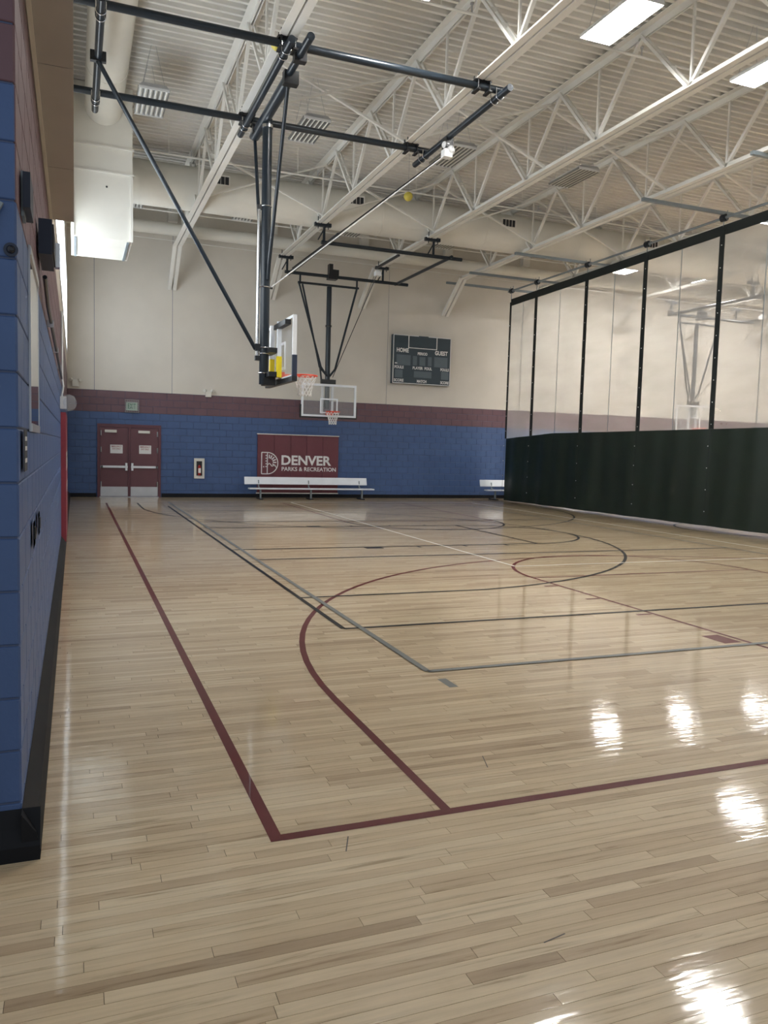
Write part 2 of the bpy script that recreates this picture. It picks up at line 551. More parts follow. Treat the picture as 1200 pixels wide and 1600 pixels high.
# ------------------------------------------------------------------ walls of blocks
def block_mesh(wd, m, axis):
    """one block proud of its joint; axis x: wall runs along x and faces -y; axis y: wall runs along y and faces +x"""
    mb = MB()
    g, b, hh = 0.004, 0.004, BH / 2
    ww = wd / 2
    a0, a1, z0, z1 = -ww + g, ww - g, -hh + g, hh - g
    q0 = [(a0, z0), (a1, z0), (a1, z1), (a0, z1)]
    q1 = [(a0 + b, z0 + b), (a1 - b, z0 + b), (a1 - b, z1 - b), (a0 + b, z1 - b)]
    if axis == 'x':
        vs = [(p, 0.0, z) for p, z in q0] + [(p, -0.004, z) for p, z in q0] + [(p, -0.008, z) for p, z in q1]
    else:
        vs = [(0.0, -p, z) for p, z in q0] + [(0.004, -p, z) for p, z in q0] + [(0.008, -p, z) for p, z in q1]
    fs = []
    for k in (0, 4):
        for i in range(4):
            j = (i + 1) % 4
            fs.append((k + i, k + j, k + 4 + j, k + 4 + i))
    fs.append((8, 9, 10, 11))
    mb.add(vs, fs)
    return mb
BM = {}
def get_block(wd, mk, axis):
    key = (round(wd, 3), mk, axis)
    if key not in BM:
        BM[key] = block_mesh(wd, mk, axis).mesh('block', M[mk], smooth=False)
    return BM[key]
def courses(a0, a1, rows, shift=0):
    out = []
    for r in range(rows):
        s = a0 - (BL / 2 if (r + shift) % 2 else 0)
        while s < a1 - 0.02:
            u0, u1 = max(s, a0), min(s + BL, a1)
            if u1 - u0 > 0.03:
                out.append((u0, u1, r))
            s += BL
    return out
def lay(parent, items, axis, plane, rows_blue, pick):
    """items sorted so that the ones to be laid singly come first"""
    singles = [i for i in items if pick(i)][:300]
    ss = set(singles)
    restm = {'blue': MB(), 'maroon': MB()}
    for it in items:
        u0, u1, r = it
        mk = 'blue' if r < rows_blue else 'maroon'
        c, z = (u0 + u1) / 2, (r + .5) * BH
        pos = (c, plane, z) if axis == 'x' else (plane, c, z)
        if it in ss:
            link_copy(get_block(u1 - u0, mk, axis), 'block', parent, pos)
        else:
            b = block_mesh(u1 - u0, mk, axis)
            restm[mk].add([(v[0] + pos[0], v[1] + pos[1], v[2] + pos[2]) for v in b.v], b.f)
    for mk in restm:
        if restm[mk].f:
            tag(restm[mk].build('block_field', mk, parent, smooth=False), kind='stuff')

# far wall: precast panels above, painted block below
wall_far = tag(MB().box(WX - 1.2, RX + .2, FY + 0.008, FY + 0.3, 0, DECK + .2).build('wall_far', 'joint', smooth=False), kind='structure')
NROW = 15
items = courses(WX, RX, NROW)
lay(wall_far, sorted(items, key=lambda i: abs((i[0] + i[1]) / 2 - 8.0)), 'x', FY + 0.008, 12, lambda i: True)
ptop = NROW * BH
for a, b in ((WX - .1, 0.55), (0.55, 2.82), (2.82, 9.98), (9.98, 17.2), (17.2, 24.4), (24.4, RX)):
    MB().box(a + .006, b - .006, FY - .002, FY + .02, ptop + .004, DECK + .1).build('wall_panel', 'beige', wall_far, smooth=False)
# left wall
wall_left = tag(MB().box(WX - .4, WX - .008, CY + .008, FY, 0, DECK + .2).box(WX - 1.6, WX - .4, CY + .008, CY + .3, 0, DECK + .2).build('wall_left', 'joint', smooth=False), kind='structure')
LROW = 17
it_l = courses(CY, FY, LROW, 1)
lay(wall_left, sorted(it_l, key=lambda i: i[0]), 'y', WX - .008, 12, lambda i: i[0] < CY + 15 * BL)
it_e = courses(WX - 1.6, WX, LROW)
for u0, u1, r in it_e:
    mk = 'blue' if r < 14 else 'maroon'
    link_copy(get_block(u1 - u0, mk, 'x'), 'end_block', wall_left, ((u0 + u1) / 2, CY + .008, (r + .5) * BH))
ltop = LROW * BH
MB().box(WX - .2, WX, CY, FY, ltop + .003, DECK + .1).build('upper_wall', 'beige', wall_left, smooth=False)
MB().box(WX - 1.6, WX, CY, CY + .1, ltop + .003, DECK + .1).build('upper_wall', 'beige', wall_left, smooth=False)
# high daylight windows inferred in the left wall; row extended to brighten far wall
for k in range(8):
    y0 = 9.6 + k * 1.78
    y1 = y0 + 1.7
    wn = empty('window_%d' % (k + 1), (WX, (y0 + y1) / 2, 4.1), kind='structure')
    MB().box(WX - .01, WX + .004, y0 + .05, y1 - .05, 4.15, 6.05).build('pane', 'window_pane', wn, smooth=False)
    for a0, a1, c0, c1 in ((y0, y1, 4.1, 4.15), (y0, y1, 6.05, 6.1), (y0, y0 + .05, 4.15, 6.05), (y1 - .05, y1, 4.15, 6.05), (y0 + .05, y1 - .05, 5.08, 5.12)):
        MB().box(WX - .01, WX + .014, a0, a1, c0, c1).build('window_frame', 'alu', wn, smooth=False)
# overhanging bulkhead on the left wall
trim = empty('trim_1', (-.1, 5.3, ltop), kind='structure')
ys = (2.6, 3.62, 4.75, 6.45, 7.95)
for a, b in zip(ys[:-1], ys[1:]):
    MB().box(WX + .002, -0.001, a + .004, b - .004, ltop + .01, DECK - .02).build('panel', 'soffit', trim, smooth=False)
MB().bar((WX + .014, 2.6, ltop + .004), (WX + .014, 7.95, ltop + .004), .022, .012).build('edge_bead', 'beige', trim)
# right wall
wall_right = tag(MB().box(RX, RX + .3, -1, FY, 2.586 + .65, DECK + .2).build('wall_right', 'beige', smooth=False), kind='structure')
MB().box(RX - .004, RX + .3, -1, FY, 0, 2.586).build('lower_band', 'blue', wall_right)
MB().box(RX - .004, RX + .3, -1, FY, 2.586, 2.586 + .65).build('upper_band', 'maroon', wall_right)

# rubber base along the walls
base = tag(MB().prism_y([(WX + .001, .0), (-.135, .0), (-.132, .03), (-.15, .11), (WX + .001, .19)], CY - .06, FY).build('baseboard_left', 'rubber', smooth=False), kind='structure')
MB().prism_x([(CY - .001, .0), (CY - .07, .0), (CY - .07, .06), (CY - .03, .12), (CY - .001, .19)], WX - 1.6, -.135).build('return_base', 'rubber', base, smooth=False)
bf = empty('baseboard_far', (7, FY, 0), kind='structure')
for a, b in ((WX, .6), (2.52, RX)):
    MB().box(a, b, FY - .022, FY - .001, 0, .12).build('base_strip', 'rubber', bf, smooth=False)

# ------------------------------------------------------------------ corrugated roof deck
mb = MB()
pts = []
pitch = 0.203
yy = -1.0
while yy < FY:
    pts += [(yy, DECK), (yy + .06, DECK), (yy + .078, DECK + .1), (yy + .185, DECK + .1)]
    yy += pitch
pts.append((yy, DECK))
vs = [(x, a, z) for x in (WX - 1.6, RX + .2) for a, z in pts]
n = len(pts)
mb.add(vs, [(i, n + i, n + i + 1, i + 1) for i in range(n - 1)])
ceiling = tag(mb.build('ceiling', 'deck', smooth=False), kind='structure')
MB().box(WX - 1.6, RX + .2, -1, FY + .2, DECK + .12, DECK + .2).build('roof_slab', 'deck', ceiling, smooth=False)

# ------------------------------------------------------------------ roof trusses
TX = [2.8, 5.9, 9.0, 12.1, 15.2, 19.35, 22.9, 26.2]
tlabel = ['first roof truss from the left wall, above the side basketball hoop',
          'second roof truss from the left wall, at the far hoop frame',
          'third roof truss from the left wall, right of the far hoop',
          'fourth roof truss from the left wall, just before the divider curtain',
          'fifth roof truss from the left wall, just behind the divider curtain',
          'sixth roof truss from the left wall, seen through the curtain mesh',
          'seventh roof truss from the left wall, above the hoop behind the curtain',
          'eighth roof truss from the left wall, far behind the curtain',
          ]
def make_truss():
    X = 0.0
    r = empty('roof_truss', (0, 12, CHORD))
    TOP = DECK - .07
    for nm, z, y0, y1, fl in (('top_chord', TOP, -1, FY, .125), ('bottom_chord', CHORD, -1, 24.2, .115)):
        sgn = -1 if nm == 'top_chord' else 1
        for s in (-1, 1):
            m_ = MB()
            a = s * .016
            m_.box(min(a, a + s * .014), max(a, a + s * .014), y0, y1, z - .055, z + .065)
            zz = z + .065 if nm == 'top_chord' else z - .055
            m_.box(min(a, a + s * fl), max(a, a + s * fl), y0, y1, zz - .007, zz + .007)
            m_.build(nm, 'white_steel', r, smooth=False)
    def web(y0, y1, g=.055, wd=.05, nm='web_member'):
        m_ = MB()
        for s in (-1, 1):
            m_.bar((s * g, y0, CHORD), (s * g, y1, TOP), .04, wd, (0, 1, 0))
        # batten plates
        for t in (.35, .65):
            c = Vector((0, y0 + (y1 - y0) * t, CHORD + (TOP - CHORD) * t))
            m_.box(-g, g, c.y - .03, c.y + .03, c.z - .03, c.z + .03)
        m_.build(nm, 'white_steel', r, smooth=False)
    yb = 0.7
    while yb < 24.5:
        web(yb, yb + 1.2)
        if yb - 1.2 > -1:
            m_ = MB().bar((0, yb, CHORD), (0, yb - 1.2, TOP), .06, .06, (0, 1, 0))
            m_.build('diagonal', 'white_steel', r, smooth=False)
        MB().bar((0.0, yb - .02, CHORD), (0.0, yb - .02, TOP), .035, .035).build('vertical', 'white_steel', r, smooth=False)
        yb += 2.4
    for s in (-1, 1):
        MB().bar((s * .075, 24.15, CHORD - .02), (s * .075, FY - .01, 6.42), .1, .1, (1, 0, 0)).build('kicker_brace', 'white_steel', r, smooth=False)
    MB().box(-.14, .14, FY - .2, FY - .002, DECK - .45, DECK - .07).build('bearing_bracket', 'white_steel', r, smooth=False)
    return r
t0 = make_truss()
for i, x in enumerate(TX):
    o = t0 if i == 0 else copy_tree(t0)
    o.location.x = x
    tag(o, tlabel[i], 'truss', 'roof trusses')

# cross bridging between trusses
bl_where = {8.3: 'near', 14.3: 'middle', 19.6: 'far'}
def bridging(x0, x1, y):
    r = empty('cross_bridging', ((x0 + x1) / 2, y, CHORD))
    a, b = CHORD + .05, DECK - .12
    MB().bar((x0, y, a), (x1, y, b), .06, .035).build('rod', 'white_steel', r, smooth=False)
    MB().bar((x0, y + .09, b), (x1, y + .09, a), .06, .035).build('rod', 'white_steel', r, smooth=False)
    return r
ordn = ['first', 'second', 'third', 'fourth', 'fifth', 'sixth', 'seventh']
for y in (8.3, 14.3, 19.6):
    for k in range(7):
        tag(bridging(TX[k], TX[k + 1], y), 'crossed cream bridging rods between the %s and next roof truss, %s row' % (ordn[k], bl_where[y]), 'bridging', 'cross bridging rods')
# sprinkler pipes
for y, z, lb in ((11.0, 8.15, 'thin cream sprinkler pipe crossing the trusses near the camera'), (19.0, 8.2, 'thin cream sprinkler pipe crossing the trusses before the big duct'), (23.2, 8.1, 'thin cream sprinkler pipe crossing the trusses near the far wall')):
    r = empty('sprinkler_pipe', (12, y, z), lb, 'pipe', 'sprinkler pipes')
    MB().tube((1.2, y, z), (RX, y, z), .022, 8).build('pipe', 'white_steel', r)
    for x in (2.0, 5.0, 8.1, 11.2, 13.6, 17, 20, 23):
        h = MB().tube((x, y, z), (x, y, DECK), .008, 6).build('hanger', 'white_steel', r)
        MB().tube((x + .5, y, z), (x + .5, y, z + .14), .012, 6).tube((x + .5, y, z + .14), (x + .5, y, z + .16), .03, 8).build('sprinkler_head', 'steel', r)
tag(MB().path([(WX, FY - 1.1, 7.63), (5, FY - 1.1, 7.6), (14, FY - 1.1, 7.6), (RX, FY - 1.1, 7.6)], .012, 6).build('guy_wire', 'white_steel'), 'thin pale wire strung across below the trusses near far wall', 'wire')

# ------------------------------------------------------------------ ducts
def duct(name, p, q, r, label, seam, cap=True):
    e = empty(name, ((p[0] + q[0]) / 2, (p[1] + q[1]) / 2, p[2] - r), label, 'duct')
    MB().tube(p, q, r, 36).build('duct_tube', 'duct', e)
    d = Vector(q) - Vector(p)
    L_ = d.length
    d.normalize()
    k = seam / 2
    while k < L_:
        c = Vector(p) + d * k
        MB().tube(c - d * .012, c + d * .012, r + .008, 36).build('seam_band', 'duct', e)
        k += seam
    return e
duct('round_duct', (.56, -1, 8.4), (.56, 17.485, 8.4), .36, 'long round cream duct running along the left wall to the plenum', 3.0)
big = duct('round_duct', (-.1, 20.55, 7.98), (RX - .02, 20.55, 7.98), .52, 'big round cream duct with registers crossing through the trusses', 3.1)
duct('round_duct', (WX, 24.85, 8.05), (RX, 24.85, 8.05), .18, 'slim round cream duct along the top of the far wall', 4.0)
for x in (3.34, 6.85, 11.4, 16.4, 21.0):
    y0 = 20.55 - .52
    f = MB()
    f.box(x - .23, x + .23, y0 - .03, y0 + .05, 8.0, 8.03).box(x - .23, x + .23, y0 - .03, y0 + .05, 8.22, 8.25)
    f.box(x - .23, x - .2, y0 - .03, y0 + .05, 8.03, 8.22).box(x + .2, x + .23, y0 - .03, y0 + .05, 8.03, 8.22)
    f = f.build('register', 'white_steel', big, smooth=False)
    MB().box(x - .2, x + .2, y0 - .012, y0 + .05, 8.03, 8.22).build('opening', 'grille', f, smooth=False)
    for k in range(3):
        MB().bar((x - .1 + k * .1, y0 - .02, 8.03), (x - .1 + k * .1, y0 - .02, 8.22), .02, .008).build('vane', 'white_steel', f, smooth=False)
pl = empty('duct_plenum', (.55, 18.4, 5.8), 'boxy cream duct plenum hanging on left wall at end of round duct', 'plenum')
MB().box(-.06, 1.12, 17.5, 19.4, 5.82, DECK - .02).build('plenum_box', 'duct', pl, smooth=False)
for z in (7.62, 7.12):
    MB().box(-.08, 1.15, 17.47, 19.42, z, z + .035).build('flange', 'duct', pl, smooth=False)
for x in (-.03, 1.1):
    MB().box(x - .02, x + .03, 17.46, 17.5, 5.80, 7.1).build('corner_rail', 'duct', pl, smooth=False)
for x in (.02, 1.04):
    MB().bar((x, 17.6, 5.80), (x, 19.3, 5.80), .05, .03).build('support_angle', 'galv', pl, smooth=False)
MB().tube((.62, 17.49, 6.85), (.62, 17.5, 6.85), .02, 10).build('test_port', 'grille', pl)

# ------------------------------------------------------------------ ceiling lights
def make_light(lit):
    r = empty('ceiling_light', (0, 0, 8.0))
    hx, hy, z = .27, .62, 8.0
    for ya, yb in ((-hy, -hy + .015), (hy - .015, hy)):
        MB().prism_y([(-hx, z), (-hx, z + .05), (-hx + .06, z + .11), (hx - .06, z + .11), (hx, z + .05), (hx, z)], ya, yb).build('end_plate', 'white', r, smooth=False)
    MB().prism_y([(-hx, z + .045), (-hx, z + .05), (-hx + .06, z + .11), (hx - .06, z + .11), (hx, z + .05), (hx, z + .045)], -hy, hy).build('housing', 'white', r, smooth=False)
    for k in range(6):
        x = -hx + (k + .5) * 2 * hx / 6
        MB().tube((x, -hy + .03, z + .022), (x, hy - .03, z + .022), .016 if not lit else .022, 8).build('lamp_tube', 'tube_lit' if lit else 'tube_off', r)
    for k in range(7):
        x = -hx + k * 2 * hx / 6
        m_ = MB()
        m_.prism_y([(x - .012, z + .045), (x, z), (x + .012, z + .045)], -hy + .015, hy - .015)
        m_.build('reflector_fin', 'lamp_reflector' if not lit else 'white', r, smooth=False)
    for sx, sy in ((-1, -1), (1, -1), (-1, 1), (1, 1)):
        MB().tube((sx * .2, sy * .5, z + .1), (sx * .04, sy * .4, DECK), .005, 5).build('hanging_wire', 'steel', r)
    return r
lit0, off0 = make_light(True), make_light(False)
lights = [(1.35, 15.9, 0, 'unlit ceiling light between the left wall duct and first truss'), (1.45, 22.3, 0, 'unlit ceiling light beyond the big duct, closest to left wall'),
          (4.4, 10.1, 1, 'lit ceiling light above the near frame of side hoop'),
          (7.45, 10.05, 1, 'lit ceiling light hanging between second and third trusses'), (10.55, 10.2, 1, 'lit ceiling light hanging between third and fourth trusses'),
          (4.4, 15.9, 0, 'unlit ceiling light hanging behind side hoop between first and second trusses'), (7.6, 15.9, 0, 'unlit ceiling light beside white pulley on the side hoop frame'), (10.7, 15.9, 0, 'unlit ceiling light between third and fourth trusses near middle bridging'),
          (4.4, 22.2, 0, 'unlit ceiling light beyond the big duct, leftmost of three'), (7.6, 22.4, 0, 'unlit ceiling light beyond the big duct, middle of three'), (10.7, 22.4, 0, 'unlit ceiling light beyond the big duct, rightmost of three'),
          (17.0, 4.1, 1, 'lit ceiling light behind curtain, nearest camera'), (21.1, 4.1, 1, 'lit ceiling light behind curtain near the right wall, nearest row'),
          (17.0, 10.1, 1, 'lit ceiling light behind curtain, second row, next to curtain'), (21.1, 10.1, 1, 'lit ceiling light behind curtain, second row, middle'), (24.8, 10.1, 1, 'lit ceiling light behind curtain, second row, by right wall'),
          (17.2, 16.0, 1, 'lit ceiling light behind curtain, third row, next to curtain'), (21.1, 16.0, 1, 'lit ceiling light behind curtain, third row, middle'), (24.8, 16.0, 1, 'lit ceiling light behind curtain, third row, by right wall'),
          (17.65, 22.6, 1, 'lit ceiling light seen through mesh, last row, next to curtain'), (21.1, 22.6, 1, 'lit ceiling light seen through mesh, last row, middle'), (24.8, 22.6, 1, 'lit ceiling light seen through mesh, last row, by right wall')]
used = {0: False, 1: False}
for x, y, l, lb in lights:
    src = lit0 if l else off0
    o = copy_tree(src) if used[l] else src
    used[l] = True
    o.location = (x, y, 8.0)
    tag(o, lb, 'ceiling light', 'ceiling lights')

# ------------------------------------------------------------------ hoop pieces
def clamp(mb, x, y, z):
    """beam clamp holding a pipe running along x under a chord"""
    mb.box(x - .13, x - .07, y - .07, y + .07, z + .05, z + .1).box(x + .07, x + .13, y - .07, y + .07, z + .05, z + .1)
    mb.box(x - .14, x + .14, y - .06, y + .06, z + .07, z + .085)
    for s in (-1, 1):
        mb.tube((x + s * .1, y - .075, z - .09), (x + s * .1, y - .075, z + .17), .011, 6)
        mb.tube((x + s * .1, y + .075, z - .09), (x + s * .1, y + .075, z + .17), .011, 6)
        mb.box(x + s * .1 - .03, x + s * .1 + .03, y - .1, y + .1, z - .09, z - .065)
def ubolt(x, y, z, r, axis='y'):
    pts = []
    for i in range(13):
        a = math.pi + math.pi * i / 12
        c, s = math.cos(a) * (r + .008), math.sin(a) * (r + .008)
        pts.append((x + c, y, z + s) if axis == 'y' else (x, y + c, z + s))
    p0, p1 = pts[0], pts[-1]
    pts = [(p0[0], p0[1], p0[2] + .11)] + pts + [(p1[0], p1[1], p1[2] + .11)]
    return MB().path(pts, .008, 6)
def net(cx, cy, ztop, r, h, parent, mname='net'):
    mb = MB()
    N, rows = 12, 6
    rad = [r, r * .93, r * .80, r * .70, r * .62, r * .58, r * .60]
    for k in range(N):
        for s in (-1, 1):
            pts = []
            for j in range(rows + 1):
                a = 2 * math.pi * (k + s * j * .5) / N
                pts.append((cx + rad[j] * math.cos(a), cy + rad[j] * math.sin(a), ztop - h * j / rows))
            mb.path(pts, .0065, 5)
    return mb.build('net', mname, parent)
def ring(cx, cy, z, r, t, n=32):
    return MB().path([(cx + r * math.cos(2 * math.pi * i / n), cy + r * math.sin(2 * math.pi * i / n), z) for i in range(n)], t, 8, closed=True)

# ------------------------------------------------------------------ near hoop, hung from the roof and facing right
HY = 13.55
h = empty('basketball_hoop', (3.03, HY, 2.7), 'side basketball hoop seen edge-on, hung from dark pipes near left wall', 'basketball hoop', 'basketball hoops')
PZ = 7.33
for y in (11.36, 14.15):
    MB().tube((WX, y, PZ), (6.33, y, PZ), .056, 16).build('cross_pipe', 'dark_pipe', h)
for x, z in ((.33, 7.21), (6.17, 7.21), (2.77, 7.21)):
    MB().tube((x, 10.95, z), (x, 14.58, z), .054, 16).build('runner_pipe', 'dark_pipe', h)
MB().tube((2.98, 10.75, 7.2), (2.98, 14.55, 7.2), .055, 16).build('hinge_pipe', 'dark_pipe', h)
MB().tube((3.0, 12.0, 7.17), (3.0, 14.42, 7.17), .088, 18).build('hinge_sleeve', 'dark_pipe', h)
for y in (11.36, 14.15):
    for x in (2.8, 5.9):
        m_ = MB()
        clamp(m_, x, y, PZ)
        m_.build('beam_clamp', 'black', h, smooth=False)
    for x in (.33, 6.17, 2.77):
        for dy in (-.09, .09):
            ubolt(x, y + dy, 7.21, .054).build('u_bolt', 'chrome', h)
    MB().box(2.90, 3.08, y - .06, y + .06, 7.12, 7.29).build('hinge_bracket', 'black', h, smooth=False)
MB().box(2.90, 3.12, 11.88, 12.02, 7.05, 7.24).build('pivot_block', 'black', h, smooth=False)
post = MB().tube((3.03, HY, 2.74), (3.03, HY, 7.15), .082, 20).build('main_post', 'dark_pipe', h)
MB().tube((3.03, HY, 7.0), (3.03, HY, 7.05), .094, 20).build('collar', 'chrome', post)
for z in (5.72, 4.38, 3.36, 3.26, 2.93):
    ring(3.03, HY, z, .088, .009, 20).build('post_band', 'chrome', post)
MB().path([(3.0, 12.05, 7.15), (3.06, 13.40, 4.75), (3.06, HY - .08, 4.5)], .03, 10).build('side_brace', 'dark_pipe', h)
MB().path([(3.0, 14.42, 7.15), (3.0, 13.72, 4.75), (3.0, HY + .08, 4.5)], .03, 10).build('side_brace', 'dark_pipe', h)
MB().tube((2.91, HY, 5.72), (2.91, HY, 3.2), .026, 12).build('slide_rod', 'chrome', h)
MB().box(2.88, 3.05, HY - .03, HY + .03, 5.66, 5.74).box(2.87, 3.05, HY - .04, HY + .04, 3.3, 3.42).box(2.87, 3.05, HY - .03, HY + .03, 3.14, 3.22).build('rod_bracket', 'black', h, smooth=False)
MB().tube((.33, 12.6, 7.15), (2.88, HY, 3.33), .034, 12).build('diagonal_brace', 'dark_pipe', h)
MB().box(.22, .44, 12.56, 12.64, 7.14, 7.28).build('brace_bracket', 'black', h, smooth=False)
# backboard, 1.85 m wide along y
bx, by0, by1, bz0, bz1 = 3.31, 12.52, 14.40, 2.80, 3.80
bb = MB().box(bx - .006, bx + .006, by0 + .03, by1 - .03, bz0 + .03, bz1 - .03).build('backboard', 'glass', h, smooth=False)
for a0, a1, c0, c1 in ((by0, by1, bz1 - .045, bz1), (by0, by1, bz0, bz0 + .045), (by0, by0 + .045, bz0 + .046, bz1 - .046), (by1 - .045, by1, bz0 + .046, bz1 - .046)):
    MB().box(bx - .045, bx + .02, a0, a1, c0, c1).build('board_frame', 'white', bb, smooth=False)
for a0, a1, c0, c1 in ((HY - .37, HY + .23, 3.40, 3.45), (HY - .37, HY + .23, 2.98, 3.03), (HY - .37, HY - .32, 3.03, 3.40), (HY + .18, HY + .23, 3.03, 3.40)):
    MB().box(bx - .008, bx + .009, a0, a1, c0, c1).build('target_square', 'white', bb, smooth=False)
MB().box(bx - .055, bx + .03, by0 - .02, by1 + .02, bz0 - .06, bz0 + .02).build('bottom_pad', 'black', bb, smooth=False)
MB().box(bx - .05, bx + .028, by0 - .018, by0 + .03, bz0, bz0 + .36).build('corner_pad', 'speaker', bb, smooth=False)
MB().box(bx - .05, bx + .028, by1 - .03, by1 + .018, bz0, bz0 + .36).build('corner_pad', 'speaker', bb, smooth=False)
for y in (HY - .28, HY + .24):
    s_ = MB().box(bx - .12, bx - .055, y - .04, y + .04, bz0 + .05, bz1 - .02).build('board_support', 'alu', bb, smooth=False)
    MB().box(bx - .125, bx - .045, y - .042, y + .042, bz0 + .05, bz0 + .40).build('yellow_sleeve', 'yellow', s_, smooth=False)
MB().box(bx - .14, bx - .04, by0 + .15, by0 + .95, bz1 - .14, bz1 - .06).build('top_bracket', 'black', bb, smooth=False)
for z in (3.30, 2.90):
    MB().box(3.05, bx - .1, HY - .3, HY + .28, z - .04, z + .04).build('board_bracket', 'black', h, smooth=False)
MB().box(bx - .3, bx - .1, HY - .12, HY + .12, 2.72, 2.86).build('gear_box', 'black', h, smooth=False)
rim = ring(3.76, HY, 2.93, .215, .013).build('rim', 'rim', h)
MB().box(bx + .01, bx + .06, HY - .12, HY + .12, 2.86, 2.96).bar((bx + .03, HY - .09, 2.92), (3.66, HY - .17, 2.92), .03, .02).bar((bx + .03, HY + .09, 2.92), (3.66, HY + .17, 2.92), .03, .02).build('rim_bracket', 'rim', rim, smooth=False)
net(3.76, HY, 2.915, .2, .34, rim)
# hoist
wb = MB().sphere((6.14, 13.1, 7.08), .085, zs=.8).sphere((6.2, 13.05, 6.98), .08).box(6.06, 6.22, 13.0, 13.14, 6.85, 6.98).build('hoist_pulley', 'white', h)
MB().box(6.1, 6.24, 13.02, 13.2, 7.02, 7.2).build('pulley_hanger', 'black', h, smooth=False)
MB().tube((6.12, 13.1, 6.9), (3.12, HY, 4.38), .011, 6).build('hoist_cable', 'white', h)
MB().tube((6.12, 13.14, 6.92), (3.5, HY, 4.75), .013, 6).build('hoist_strap', 'black', h)
MB().tube((3.03, HY, 4.38), (3.16, HY, 4.38), .02, 8).build('cable_eye', 'black', h)

# ------------------------------------------------------------------ far hoop facing the camera
def far_hoop(c, label):
    h = empty('basketball_hoop', (c, 23.9, 2.6), label, 'basketball hoop', 'basketball hoops')
    PZ = 6.95
    xl, xr = c - 1.38, c + 2.35
    for y in (20.0, 23.8):
        MB().tube((xl - .15, y, PZ), (xr + .15, y, PZ), .05, 12).build('cross_pipe', 'dark_pipe', h)
        for x in (c - 1.52, c + 1.58):
            m_ = MB().box(x - .2, x + .24, y - .05, y + .05, CHORD - .13, CHORD - .04)
            m_.tube((x + .06, y, PZ), (x + .06, y, CHORD - .05), .035, 8)
            m_.bar((x - .1, y, PZ + .05), (x + .1, y, CHORD - .1), .03, .03)
            for s in (-.12, .15):
                m_.tube((x + s, y - .06, CHORD - .2), (x + s, y - .06, CHORD + .1), .012, 6)
            m_.build('drop_clamp', 'dark_pipe', h)
    MB().tube((xl + .05, 19.2, PZ + .02), (xl + .05, 24.1, PZ + .02), .055, 12).build('runner_pipe', 'dark_pipe', h)
    MB().tube((xr - .2, 19.9, PZ + .02), (xr - .2, 24.0, PZ + .02), .045, 12).build('runner_pipe', 'dark_pipe', h)
    yb = 24.02
    MB().box(c - .17, c + .12, 23.7, 23.95, 6.86, 7.02).box(c - .15, c - .03, 23.72, 23.92, 7.0, 7.32).box(c - .05, c + .16, 23.72, 23.92, 6.98, 7.16).build('hinge_motor', 'black', h, smooth=False)
    MB().tube((c - 1.12, 23.8, 6.68), (c + .84, 23.8, 6.68), .035, 10).build('hinge_bar', 'dark_pipe', h)
    for x in (c - 1.05, c + .78):
        MB().tube((x, 23.8, 6.66), (x, 23.8, 6.98), .03, 8).build('hinge_drop', 'dark_pipe', h)
    po = MB().tube((c - .05, yb, 2.9), (c - .05, yb, 6.68), .078, 16).build('main_post', 'dark_pipe', h)
    MB().tube((c - .05, yb, 5.45), (c - .05, yb, 5.5), .1, 16).build('collar', 'black', po)
    for dy in (-.05, .1):
        MB().path([(c - 1.05 + dy, 23.8 + dy, 6.66), (c - .30, yb - .05 + dy, 4.2), (c - .08, yb - .05, 3.92)], .03, 8).build('side_brace', 'dark_pipe', h)
    MB().path([(c + .78, 23.8, 6.66), (c + .18, yb - .05, 4.15), (c + .0, yb - .05, 3.92)], .034, 8).build('side_brace', 'dark_pipe', h)
    MB().tube((c - .3, yb, 4.2), (c - .14, yb, 2.95), .03, 8).build('rear_strut', 'black', h)
    MB().box(c - .26, c + .2, yb - .1, yb + .06, 3.68, 3.82).build('mount_plate', 'black', h, smooth=False)
    x0, x1, z0, z1, Y = c - .91, c + .88, 2.65, 3.67, 23.9
    bb = MB().box(x0 + .03, x1 - .03, Y - .006, Y + .006, z0 + .03, z1 - .03).build('backboard', 'glass', h, smooth=False)
    for a0, a1, c0, c1 in ((x0, x1, z1 - .07, z1), (x0, x1, z0, z0 + .06), (x0, x0 + .06, z0 + .061, z1 - .071), (x1 - .06, x1, z0 + .061, z1 - .071)):
        MB().box(a0, a1, Y - .02, Y + .045, c0, c1).build('board_frame', 'alu', bb, smooth=False)
    for a0, a1, c0, c1 in ((c - .31, c + .27, 3.18, 3.225), (c - .31, c + .27, 2.76, 2.80), (c - .31, c - .265, 2.80, 3.18), (c + .225, c + .27, 2.80, 3.18)):
        MB().box(a0, a1, Y - .009, Y + .008, c0, c1).build('target_square', 'alu', bb, smooth=False)
    MB().box(x0 - .04, x1 + .03, Y - .012, Y + .06, z0 - .05, z0 + .005).box(x0 - .045, x0 + .002, Y - .012, Y + .06, z0, z0 + .36).box(x1 - .002, x1 + .035, Y - .012, Y + .06, z0, z0 + .36).build('edge_pad', 'black', bb, smooth=False)
    for x in (c - .22, c + .11):
        MB().box(x - .035, x + .035, Y + .05, Y + .11, z0 + .1, z1 - .03).build('board_support', 'alu', bb, smooth=False)
    rim = ring(c + .0, Y - .36, 2.80, .215, .014).build('rim', 'rim', h)
    MB().box(c - .12, c + .12, Y - .07, Y - .022, 2.70, 2.82).bar((c - .09, Y - .05, 2.79), (c - .14, Y - .25, 2.79), .03, .02).bar((c + .09, Y - .05, 2.79), (c + .14, Y - .25, 2.79), .03, .02).build('rim_bracket', 'rim', rim, smooth=False)
    net(c, Y - .36, 2.785, .2, .38, rim)
    MB().sphere((c + .64, 21.6, 6.72), .09).box(c + .55, c + .72, 21.5, 21.66, 6.62, 6.74).build('hoist_pulley', 'white', h)
